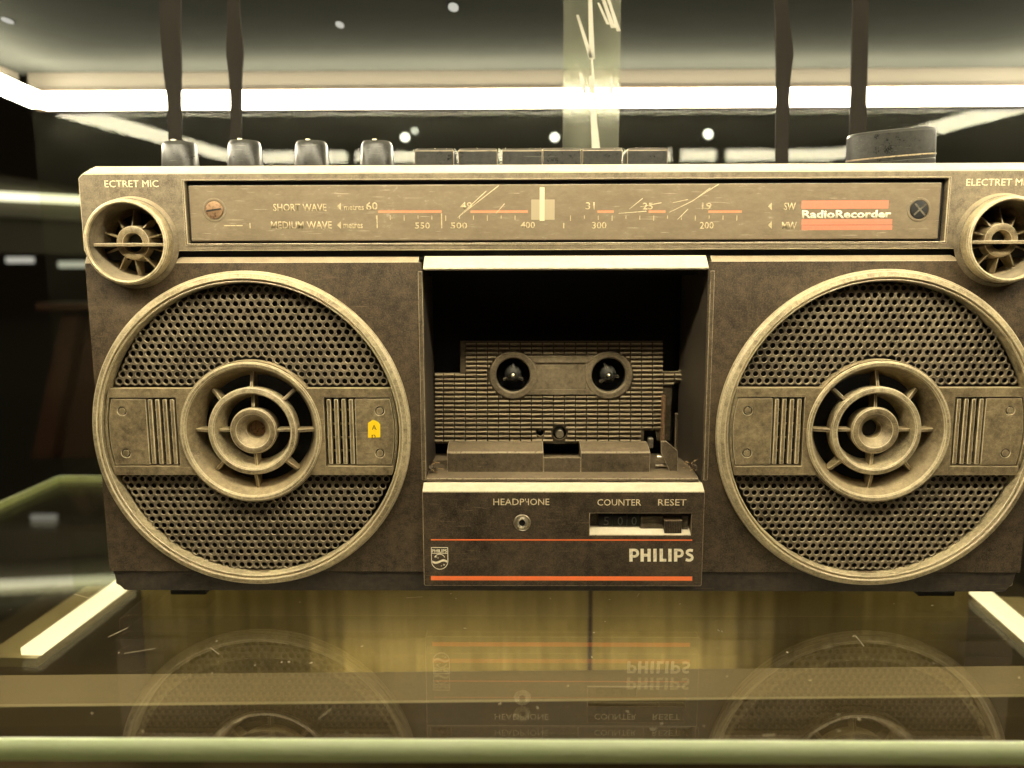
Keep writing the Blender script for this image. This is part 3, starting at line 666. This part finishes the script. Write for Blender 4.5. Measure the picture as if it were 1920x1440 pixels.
mark(1503, 1666, 376, 391, 'rose', 'logo_stripe'); mark(1503, 1673, 411, 421, 'rose', 'logo_stripe'); mark(1503, 1673, 422.5, 431, 'rose', 'logo_stripe')
T('RadioRecorder', 1504, 1671, 394, 409, mat='pale', bold=0.025)
M['pointer'] = flat('pointer_plastic', (0.34, 0.28, 0.18, 1), 0.4); M['pointer_line'] = flat('pointer_line', (0.62, 0.53, 0.34, 1), 0.4)
ptr = build('pointer', G().pbox(996, 1040, 374, 412, YD, .05), M['pointer'], dial)
build('pointer', G().pbox(1012, 1021, 351, 414, YD-.1, .12), M['pointer_line'], dial)
# scratches in the window
for (x0, y0, x1, y1) in ((858, 408, 935, 348), (862, 404, 912, 358), (930, 400, 946, 382), (1160, 400, 1212, 396), (1180, 392, 1205, 372), (1255, 398, 1300, 376), (1300, 376, 1332, 352), (1270, 412, 1290, 392), (1296, 378, 1348, 345), (1262, 380, 1290, 374), (1200, 388, 1240, 380)):
    p, q = at(x0, y0, YD-.08), at(x1, y1, YD-.08); d = Vector((q.x-p.x, q.z-p.z)).normalized(); nx, nz = -d.y*.14, d.x*.14
    build('scratch', G().prism([(p.x-nx*.4, p.z-nz*.4), (q.x-nx, q.z-nz), (q.x+nx, q.z+nz), (p.x+nx*.4, p.z+nz*.4)], YD-.09, YD-.02), M['cream'], dial)
# lettering by the microphones
text('lettering', 'ECTRET MIC', 196, 297, 338, 351, -.06, M['cream'], radio, 0.0)
text('lettering', 'ELECTRET MIC', 1812, 1936, 335, 348, -.06, M['cream'], radio, 0.0)

# --- cassette bay
bay = empty('cassette_bay', (0, 16, -24), radio)
YD2 = 34.0
xl0, xr0 = -64.2, 65.0
xlb, xrb = at(814, 760, YD2).x, at(1294, 760, YD2).x
ztb = 74.6; zfl = -24.6
g = G()
def quad(g, a, b, c, d, t):
    "slab of thickness vector t"
    t = Vector(t); vs = [Vector(p) for p in (a, b, c, d)]; vs += [v+t for v in vs]
    g.add(vs, [(0,1,2,3),(7,6,5,4),(0,4,5,1),(1,5,6,2),(2,6,7,3),(3,7,4,0)])
build('side_wall', (lambda g: (quad(g, (xl0,.1,zfl),(xlb,YD2+3,zfl),(xlb,YD2+3,ztb),(xl0,.1,ztb),(-1,0,0)), g)[1])(G()), M['base'], bay)
build('side_wall', (lambda g: (quad(g, (xr0,.1,zfl),(xr0-4.2,YD2+3,zfl),(xr0-4.2,YD2+3,ztb),(xr0,.1,ztb),(1,0,0)), g)[1])(G()), M['base'], bay)
build('back_wall', G().box(xl0-3, xr0+3, YD2+16, YD2+17, zfl-2, ztb+2), M['black'], bay)
build('bay_roof', G().box(xl0-1, xr0+1, .3, YD2+15.8, ztb+.2, ztb+1.4), M['black'], bay)
for i in range(4):
    build('roof_rib', G().box(xl0+1, xr0-1, 3+i*5, 4.2+i*5, ztb-1.4-i*.5, ztb+.1), M['black'], bay)
# bright lip above
zA, zB = at(1060, 479.5, 1.5).z, at(1060, 505, -5).z
xA, xB = at(794, 495, -3).x, at(1328, 495, -3).x
build('bay_lip', G().extx([(1.5, zA), (-4.4, zB+1.0), (-4.6, zB+.2), (-3.6, zB-.1), (3, zB-.3), (3, zA)], xA, xB), M['lit_bevel'], bay, 0.3)
# edge strips either side of the opening
for px0, px1 in ((787, 795.5), (1326, 1334)):
    build('edge_strip', G().box(at(px0,700,-.6).x, at(px1,700,-.6).x, -.6, 3, -23.5, at(1060,508,-.6).z), M['bay'], bay, 0.3)
# deck plate with relief grid
pts = ((815,832),(815,700),(863,700),(863,640),(1242,640),(1242,697),(1272,697),(1290,684),(1293,686),(1293,716),(1260,720),(1256,826),(1232,826),(1230,807),(1208,807),(1206,832))
out = [pq(p, YD2) for p in pts]
kpx = 1440/(YD2-CAM.y)*1.0
hc = [(at(962,703,YD2), 8.7), (at(1141,703,YD2), 8.7), (at(1013,812,YD2), 1.75), (at(1049,812,YD2), 3.6)]
deck = build('deck_plate', G().prism(out, YD2, YD2+2, [circle(P.x, P.z, r, 36) for P, r in hc]), M['deck'], bay)
g = G()
def inside(px, py):
    c = False; n = len(pts); j = n-1
    for i in range(n):
        (xi, yi), (xj, yj) = pts[i], pts[j]
        if (yi > py) != (yj > py) and px < (xj-xi)*(py-yi)/(yj-yi)+xi: c = not c
        j = i
    return c
bosses = ((962, 703, 46), (1141, 703, 46), (1013, 812, 9), (1049, 812, 16))
xs_ = [811+20.6*i for i in range(25)]; ys_ = [642+8.2*i for i in range(24)]
for x in xs_:
    for y in ys_:
        a, b, c, d = x+1.1, x+19.5, y+1.0, y+6.2
        a = max(a, 816); b = min(b, 1292)
        cut = False
        # trim the block where it meets a boss
        for (bx, by, br) in bosses:
            dyy = abs((c+d)/2-by)
            if dyy < br:
                h = math.sqrt(br*br-dyy*dyy)
                if a < bx+h and b > bx-h:
                    if a >= bx-h and b <= bx+h: cut = True
                    elif a < bx-h: b = min(b, bx-h)
                    else: a = max(a, bx+h)
        if 664 < (c+d)/2 < 741 and 985 < (a+b)/2 < 1115: cut = True
        if 740 < (c+d)/2 < 826 and a < 1250 and b > 1240:
            if a < 1240: b = 1240
            else: a = min(b, 1250)
        if cut or b-a < 3 or not inside(a+1, (c+d)/2) or not inside(b-1, (c+d)/2): continue
        p0, p1 = at(a, d, YD2), at(b, c, YD2); q = .35
        x0, x1, z0, z1 = p0.x, p1.x, p0.z, p1.z
        g.add([(x0,YD2-.02,z0),(x1,YD2-.02,z0),(x1,YD2-.02,z1),(x0,YD2-.02,z1),(x0+q*.4,YD2-1.5,z0+q*.7),(x1-q*.4,YD2-1.5,z0+q*.7),(x1-q*.4,YD2-1.5,z1-q*1.9),(x0+q*.4,YD2-1.5,z1-q*1.9)],
              [(4,5,6,7),(0,1,5,4),(1,2,6,5),(2,3,7,6),(3,0,4,7)])
o = build('relief_grid', g, M['deck'], bay); o['kind'] = 'stuff'
M['boss'] = plastic('boss_plastic', (0.045, 0.034, 0.020, 1), (0.32, 0.25, 0.15, 1), 0.45, 0.4, 1.4, 0.15, 0.5, 0.3)
g = G(); ya = YD2-2.0
for i in (0, 1):
    P, r = hc[i]
    build('reel_ring', G().lathe([(8.6, YD2+.5), (8.7, ya+.5), (9.3, ya), (11.6, ya), (12.0, ya+.4), (12.0, YD2+.5)], P.x, P.z, 48), M['boss'], bay, 0, 35)
    build('reel_well', G().lathe([(8.9, YD2+.6), (8.9, YD2+9), (.01, YD2+9), (.01, YD2+10), (9.6, YD2+10), (9.6, YD2+.6)], P.x, P.z, 40), M['black'], bay, 0, 35)
    build('spindle', G().lathe([(4.6, YD2+8), (4.2, YD2+2), (2.6, YD2-.5), (1.7, YD2-1.6), (1.3, YD2-1.6), (1.3, YD2+.5), (.01, YD2+.5), (.01, YD2+8)], P.x, P.z, 28), M['knob'], bay, 0, 40)
    build('spindle_tip', G().lathe([(.9, YD2+.4), (.8, YD2-2.0), (.01, YD2-2.4), (.01, YD2+.4)], P.x, P.z, 16), M['steel'], bay, 0, 50)
    for k in range(3):
        build('spindle_fin', G().spoke(P.x, P.z, PI/2+k*2*PI/3+i*.3, 2, 5.6, 1.1, YD2+.2, YD2+8, YD2+1.5), M['knob'], bay, .15)
Pa, Pb = hc[0][0], hc[1][0]
aa = math.asin(9.8/12.0)
brg = [(Pa.x+12*math.cos(aa), -9.8), (Pb.x-12*math.cos(aa), -9.8)]+[(Pb.x+12*math.cos(t), 12*math.sin(t)) for t in [PI+aa-(2*aa)*i/10 for i in range(1, 10)]]+[(Pb.x-12*math.cos(aa), 9.8), (Pa.x+12*math.cos(aa), 9.8)]+[(Pa.x+12*math.cos(t), 12*math.sin(t)) for t in [aa-2*aa*i/10 for i in range(1, 10)]]
zc = (Pa.z+Pb.z)/2
lw = pq((1003, 731), YD2-2); lw2 = pq((1099, 680), YD2-2)
build('bridge_plate', G().prism([(x, z+zc) for x, z in brg], ya+.15, YD2, [[(lw[0], lw[1]), (lw2[0], lw[1]), (lw2[0], lw2[1]), (lw[0], lw2[1])]]), M['boss'], bay, .2)
build('label_recess', G().box(lw[0]+.1, lw2[0]-.1, ya+.9, YD2, lw[1]+.1, lw2[1]-.1), M['boss'], bay)
P = hc[3][0]; build('capstan', G().disc(P.x, P.z, 2.1, YD2-3, YD2+8, 20), M['steel'], bay, .2)
P = hc[2][0]; build('guide_pin', G().disc(P.x-.2, P.z+.4, .6, YD2+1, YD2+8, 12), M['knob'], bay)
build('ejector_arm', G().pbox(1241, 1247, 742, 828, YD2-4, 4), M['rust'], bay, .2)
# tape door hinge block
BY, BT = 8.0, 16.0
z1, z2, z3 = at(1028, 831, BT).z, at(1028, 847, BY).z, at(1028, 887, BY).z
for px0, px1 in ((838, 1019), (1089, 1219)):
    x0, x1 = at(px0, 860, BY).x, at(px1, 860, BY).x
    build('door_block', G().extx([(BT, z1), (BY, z2), (BY-.3, z2-.5), (BY+.3, z3), (BT+5, z3), (BT+5, z1)], x0, x1), M['bay'], bay, .3)
build('door_block', G().extx([(BT, at(1028,855,BT).z), (BY, at(1028,858,BY).z), (BY+.3, z3), (BT, z3)], at(1019,870,BY).x+.05, at(1089,870,BY).x-.05), M['bay'], bay, .3)
build('latch', G().pbox(1216, 1225, 822, 840, YD2-6, 4), M['steel'], bay, .3)
# bay floor with a front lip
build('bay_floor', G().extx([(0.2, -24.0), (0.2, -22.9), (1.6, -22.2), (20, -20.8), (YD2+8, -20.6), (YD2+8, -24.0)], xl0+.1, xr0-1.2), M['bay'], bay, .25)
# bracket, pin and roller at the right
g = G().prism([pq(p, 10) for p in ((1240,828),(1250,828),(1271,846),(1271,887),(1258,890),(1240,850))], 10, 13)
build('bracket', g, M['bay'], bay, .3)
p, q = at(1231, 858, 12), at(1262, 858, 12)
build('hinge_pin', G().rod((p.x, 12, p.z), (q.x, 12, q.z), 1.5, 14), M['steel'], bay, 0, 50)
p, q = at(1229, 873, 13), at(1252, 873, 13)
build('link_wire', G().rod((p.x, 13, p.z), (q.x, 13, q.z), .6, 8), M['steel'], bay, 0, 50)
g = G()
for i in range(6):
    z = at(1298, 735+i*6.5, 28).z; xx = at(1299, 735, 28).x
    g.box(xx-2.6+(i % 2)*.3, xx+1.2, 26, 34, z-1.1, z)
build('ridged_roller', g, M['rust'], bay, .25)
build('strut', G().pbox(1286, 1294, 772, 880, 30, 3), M['body'], bay, .3)
build('strut', G().pbox(1266, 1272, 776, 850, 36, 3), M['body'], bay, .3)
p = at(1302, 793, 26); build('stud', G().box(p.x-1.8, p.x+.8, 24, 30, p.z-.8, p.z+.8), M['steel'], bay, .3)
# torn fibres and debris in the corners
g = G()
for i in range(26):
    if i < 9: c = at(random.uniform(800, 825), random.uniform(868, 886), 6)
    elif i < 18: c = at(random.uniform(1284, 1318), random.uniform(862, 888), 6)
    else: c = at(random.uniform(960, 992), random.uniform(826, 834), 19)
    d = Vector((random.uniform(-1, 1), random.uniform(-.6, .2), random.uniform(-.3, .7))).normalized()*random.uniform(1.2, 3.4)
    g.rod(c, c+d, .22, 5, .05)
build('torn_fibre', g, M['fibre'], bay)['kind'] = 'stuff'
g = G()
for cx_, cy_, Yq in ((806, 876, 5), (1309, 872, 5)):
    P = at(cx_, cy_, Yq)
    for i in range(9):
        r = random.uniform(.8, 1.7); q = P+Vector((random.uniform(-2.6, 2.6), random.uniform(-1, 2), random.uniform(-2.2, 1.4)))
        for a in range(1): g.rod(q, q+Vector((random.uniform(-1,1), random.uniform(-1,1), random.uniform(-1,1)))*r, r*.7, 6, r*.3)
build('dirt_clump', g, M['bay'], bay)['kind'] = 'stuff'

# --- console under the bay
con = empty('console', (0, 0, -76), radio)
YC = -6.0
cx0, cx1 = at(793, 1000, YC).x, at(1319, 1000, YC).x
czt, czb = at(1060, 922, YC).z, at(1060, 1099, YC).z
rx0, rx1 = at(1106, 982, YC).x, at(1296, 982, YC).x; rz0, rz1 = at(1200, 1003, YC).z, at(1200, 963, YC).z
JP = at(979, 980, YC)
build('console_face', G().prism([(cx0+.4, czb), (cx1-.4, czb), (cx1, czb+.8), (cx1, czt), (cx0, czt), (cx0, czb+.8)], YC, 0.8,
      [[(rx0, rz0), (rx1, rz0), (rx1, rz1), (rx0, rz1)]]), M['console'], con, 0.35)
zz = at(1060, 905, -.4).z
build('console_top_edge', G().extx([(YC+.03, czt+.02), (-.4, zz), (3, zz), (3, czt+.02)], cx0+.05, cx1-.05), M['lit_bevel'], con, 0.25)
build('console_core', G().box(cx0+.5, cx1-.5, .9, 1.6, czb, czt), M['black'], con)
jk = build('headphone_jack', G().lathe([(4.05, YC-.02), (3.7, YC-.5), (3.3, YC-.1), (2.95, YC-.1), (2.8, YC-.7), (2.1, YC-1.1), (1.6, YC-.8), (1.5, YC-.02)], JP.x, JP.z, 36), M['steel'], con, 0, 40)
build('jack_hole', G().disc(JP.x, JP.z, 3.4, YC-.06, YC-.02, 20), M['black'], con)
# counter recess
build('counter_floor', G().extx([(YC+.1, rz0+.05), (YC+4.4, rz0+3.0), (YC+4.6, rz0+.05)], rx0+.1, rx1-.1), M['lit_bevel'], con)
build('counter_back', G().box(rx0+.1, rx1-.1, YC+5.0, YC+5.6, rz0, rz1), M['deck'], con)
for px0, px1 in ((1122, 1148), (1149, 1175), (1176, 1200)):
    a_, b_ = at(px0, 977, YC+3.6), at(px1, 977, YC+3.6); zz0 = at(1160, 988, YC+3.6).z; zz1 = rz1-.1
    build('counter_drum', G().extx([(YC+3.2+1.2*(1-math.sin(t*PI/8)), zz0+(zz1-zz0)*t/8) for t in range(9)]+[(YC+5, zz1), (YC+5, zz0)], a_.x, b_.x-.05), M['black'], con)
M['digit'] = flat('digit_print', (0.10, 0.095, 0.075, 1), 0.6, worn=0.5)
for s, px in (('5', 1137), ('0', 1163), ('0', 1189)):
    text('counter_digit', s, px-5, px+5, 969, 985, YC+3.1, M['digit'], con)
build('counter_plate', G().pbox(1201, 1243, 969, 996, YC+3.0, 1.8), M['deck'], con, .15)
g = G().pbox(1246, 1278, 976, 1001, YC+.8, 4)
for i in range(9): g.pbox(1249+i*3.2, 1250.6+i*3.2, 977, 1000, YC+.4, .5)
build('reset_button', g, M['body'], con)
build('counter_plate', G().pbox(1279, 1290, 969, 994, YC+2.6, 2), M['deck'], con, .15)
YT = YC-.05
def ctext(s, *a, mat='cream', bold=0.0): return text('lettering', s, *a, YT, M[mat], con, bold)
ctext('HEADP', 925, 983, 935, 947); ctext('ONE', 994, 1030, 935, 947); ctext("'", 984.5, 986, 935, 939)
build('lettering', G().pbox(986, 990, 940.3, 941.8, YT, .06), M['cream'], con); build('lettering', G().pbox(990, 991.8, 935, 947, YT, .06), M['cream'], con)
ctext('COUNTER', 1120, 1202, 936, 948); ctext('RESET', 1234, 1287, 936, 948)
def stroke(path, w):
    L, R = [], []
    for i, (x, y) in enumerate(path):
        a_ = path[max(i-1, 0)]; b_ = path[min(i+1, len(path)-1)]; d = Vector((b_[0]-a_[0], b_[1]-a_[1])).normalized()
        L.append((x-d.y*w/2, y+d.x*w/2)); R.append((x+d.y*w/2, y-d.x*w/2))
    return L+R[::-1]
def glyph(kind, x):
    "bold capital in a box 24 px high, x is its left edge in px"
    if kind == 'I': return [(x,1053),(x+6.2,1053),(x+6.2,1029),(x,1029)], []
    if kind == 'H': return [(x,1053),(x+6.2,1053),(x+6.2,1043.6),(x+13,1043.6),(x+13,1053),(x+19.2,1053),(x+19.2,1029),(x+13,1029),(x+13,1038.4),(x+6.2,1038.4),(x+6.2,1029),(x,1029)], []
    if kind == 'L': return [(x,1053),(x+12.5,1053),(x+12.5,1047.8),(x+6.2,1047.8),(x+6.2,1029),(x,1029)], []
    if kind == 'P':
        o_ = [(x,1053),(x+6.2,1053),(x+6.2,1045.5)]+[(x+10.2+8.2*math.cos(t), 1037.2-8.2*math.sin(t)) for t in [-PI/2+PI*i/12 for i in range(13)]]+[(x,1029)]
        h_ = [(x+6.2,1041.2),(x+9.5,1041.2)]+[(x+9.5+3.6*math.cos(t), 1037.4-3.8*math.sin(t)) for t in [-PI/2+PI*i/8 for i in range(1, 8)]]+[(x+9.5,1033.6),(x+6.2,1033.6)]
        return o_, [h_]
    path = [(x+14.5,1032.6),(x+10.5,1031.6),(x+6.5,1032),(x+3.9,1034),(x+3.6,1036.6),(x+5.6,1039),(x+9,1040.6),(x+12.3,1042.4),(x+13.6,1045.2),(x+12.8,1048.2),(x+10,1050.2),(x+6,1050.5),(x+1.2,1049.2)]
    return stroke(path, 5.2), []
for ch, x in zip('PHILIPS', (1180, 1201, 1225, 1236.8, 1253, 1263.8, 1284.6)):
    o_, h_ = glyph(ch, x)
    build('letter', G().prism([pq(p, YT) for p in o_], YT, YT+.06, [[pq(p, YT) for p in h] for h in h_]), M['pale'], con)
build('red_line', G().pbox(808, 1298, 1011.5, 1013.5, YT, .06), M['orange'], con)
build('orange_stripe', G().pbox(808, 1298, 1080.5, 1088.5, YT, .08), M['orange'], con)
# shield emblem: outline, word, circle with two waves and four stars
em = empty('emblem', tuple(at(824, 1068, YT)), con)
P0, P1, P2 = at(808, 1026, YT), at(840, 1026, YT), at(824, 1068, YT)
scl = (P1.x-P0.x)/32
X = lambda px: P0.x+(px-808)*scl
Z = lambda py: P0.z-(py-1026)*(P0.z-P2.z)/42
def shield(ins):
    r = 16-ins
    return [(X(808+ins), Z(1026+ins)), (X(808+ins), Z(1052))]+[(X(824-r*math.cos(t)), Z(1052+r*math.sin(t))) for t in [PI*i/16 for i in range(1, 16)]]+[(X(840-ins), Z(1052)), (X(840-ins), Z(1026+ins))]
em_g = G().prism(shield(0), YT, YT+.06, [shield(1.3)])
em_g.box(X(809), X(839), YT, YT+.06, Z(1038), Z(1036.8))
n = 24
wave = [(X(810+28*i/n), Z(1051+2.2*math.sin(i/n*2*PI))) for i in range(n+1)]+[(X(838-28*i/n), Z(1055+2.2*math.sin((n-i)/n*2*PI))) for i in range(n+1)]
em_g.prism(wave, YT-.01, YT+.05)
em_g.prism([(X(824+11.5*math.cos(t)), Z(1050-11.5*math.sin(t))) for t in [PI*i/20 for i in range(3, 18)]]+[(X(824+10.3*math.cos(t)), Z(1050-10.3*math.sin(t))) for t in [PI*i/20 for i in range(17, 2, -1)]], YT-.005, YT+.055)
for sx_, sy_, r_ in ((817, 1044, 2.6), (821, 1046, 1.6), (832, 1059, 2.6), (827, 1061, 1.6)):
    em_g.prism([(X(sx_+(r_ if i % 2 == 0 else r_*.35)*math.cos(i*PI/4)), Z(sy_+(r_ if i % 2 == 0 else r_*.35)*math.sin(i*PI/4))) for i in range(8)], YT-.004, YT+.05)
build('emblem_shape', em_g, M['pale'], em)
text('lettering', 'PHILIPS', 810, 838, 1030, 1036, YT, M['pale'], em, 0.02)

# --- yellow sticker on the left speaker
YS = -1.76
sk = [(690,821),(690,793),(695,790),(697,788),(700,787),(709,791),(713,796),(713,820)]
build('sticker', G().prism([pq(p, YS) for p in sk], YS, YS+.05), M['sticker'], radio)
text('lettering', 'A', 697, 706, 797, 806, YS-.03, M['ink'], radio); text('lettering', 'n', 697, 704, 815, 822, YS-.03, M['ink'], radio)

# --- knobs, keys and the tuning knob on top
def turned(prof, cx, cy, z0, seg, flute=0.0, nf=0, tiltx=0, tilty=0):
    "profile (r, z) turned about a vertical axis"
    g = G(); vs = []; n = len(prof)
    Mx = Matrix.Rotation(tiltx, 3, 'X') @ Matrix.Rotation(tilty, 3, 'Y')
    for k in range(seg):
        a = 2*PI*k/seg
        for i, (r, z) in enumerate(prof):
            rr = r*(1-flute*(k % 2)) if 0 < i < n-2 else r
            v = Mx @ Vector((rr*math.cos(a), rr*math.sin(a), z)); vs.append((cx+v.x, cy+v.y, z0+v.z))
    fs = [(k*n+i, ((k+1) % seg)*n+i, ((k+1) % seg)*n+i+1, k*n+i+1) for k in range(seg) for i in range(n-1)]
    fs += [tuple(k*n for k in range(seg))[::-1], tuple(k*n+n-1 for k in range(seg))]
    return g.add(vs, fs)
YK = 26.0; ztopr = 120.4
for px0, px1, pyt in ((305, 371, 263), (428, 492, 261), (553, 617, 262), (676, 739, 262)):
    a_, b_ = at(px0, 295, YK), at(px1, 295, YK); zt_ = at((px0+px1)/2, pyt, YK-6).z; r = (b_.x-a_.x)/2; cx = (a_.x+b_.x)/2; h = zt_-ztopr
    k = empty('slider_knob', (cx, YK, ztopr), radio)
    build('knob_body', turned([(r, -1), (r, h*.25), (r*.93, h*.84), (r*.86, h*.95), (r*.78, h), (r*.6, h+.1)], cx, YK, ztopr, 32), M['knob'], k, 0, 30)
    build('knob_index', G().box(cx-.9, cx+.9, YK-r*.86, YK+r*.5, ztopr+h*.98, ztopr+h+.35), M['pale'], k, .1)
ks = ((777, 851), (859, 933), (941, 1017), (1017.5, 1090), (1092, 1167), (1176, 1252))
for i, (px0, px1) in enumerate(ks):
    YQ = 14; x0, x1 = at(px0, 292, YQ).x, at(px1, 292, YQ).x; zt_ = at(px0, 279-(0 if i < 3 else 1), YQ+2).z
    kg = G(); d = .7 if i in (0, 1, 5) else .15
    kg.add([(x0, YQ, 118), (x1, YQ, 118), (x1, YQ+16, 118), (x0, YQ+16, 118), (x0+.1, YQ, zt_-1.2), (x1-.1, YQ, zt_-1.2), (x1-.1, YQ+16, zt_-1.2), (x0+.1, YQ+16, zt_-1.2),
            (x0+d, YQ+1.6, zt_), (x1-d, YQ+1.6, zt_), (x1-d, YQ+15, zt_), (x0+d, YQ+15, zt_)],
           [(0,3,2,1),(0,1,5,4),(1,2,6,5),(2,3,7,6),(3,0,4,7),(4,5,9,8),(5,6,10,9),(6,7,11,10),(7,4,8,11),(8,9,10,11)])
    build('key', kg, M['knob'], radio, .25)
# big tuning knob, sitting a little askew
a_, b_ = at(1594, 280, 30), at(1747, 280, 30); r = (b_.x-a_.x)/2; cx = (a_.x+b_.x)/2; hz = at(1690, 236, 16).z-ztopr
tk = empty('tuning_knob', (cx, 30, ztopr), radio)
build('knob_body', turned([(r*.97, 1.2), (r, 2.2), (r, 4.6), (r*.985, 5.0), (r, 5.4), (r*.99, hz-1.6), (r*.95, hz-.4), (r*.9, hz), (r*.5, hz+.1)], cx, 30, ztopr, 72, tiltx=.085, tilty=-.075), M['knob'], tk, 0, 30)
build('knob_seam', turned([(r*1.004, hz*.34), (r*1.012, hz*.345), (r*1.012, hz*.37), (r*1.004, hz*.375)], cx, 30, ztopr, 72, tiltx=.085, tilty=-.075), M['worn_highlight_dark'], tk, 0, 30)
build('finger_notch', G().box(cx-r*.30, cx-r*.24, 30-r*.99, 30-r*.9, ztopr+hz*.36, ztopr+hz*.86), M['worn_highlight_dark'], tk, .2)
build('knob_shaft', turned([(4, -2), (4, 4)], cx, 30, ztopr, 20), M['steel'], tk)

# text scraps from failed builds never stay
for c_ in list(bpy.data.curves):
    if c_.users == 0: bpy.data.curves.remove(c_)
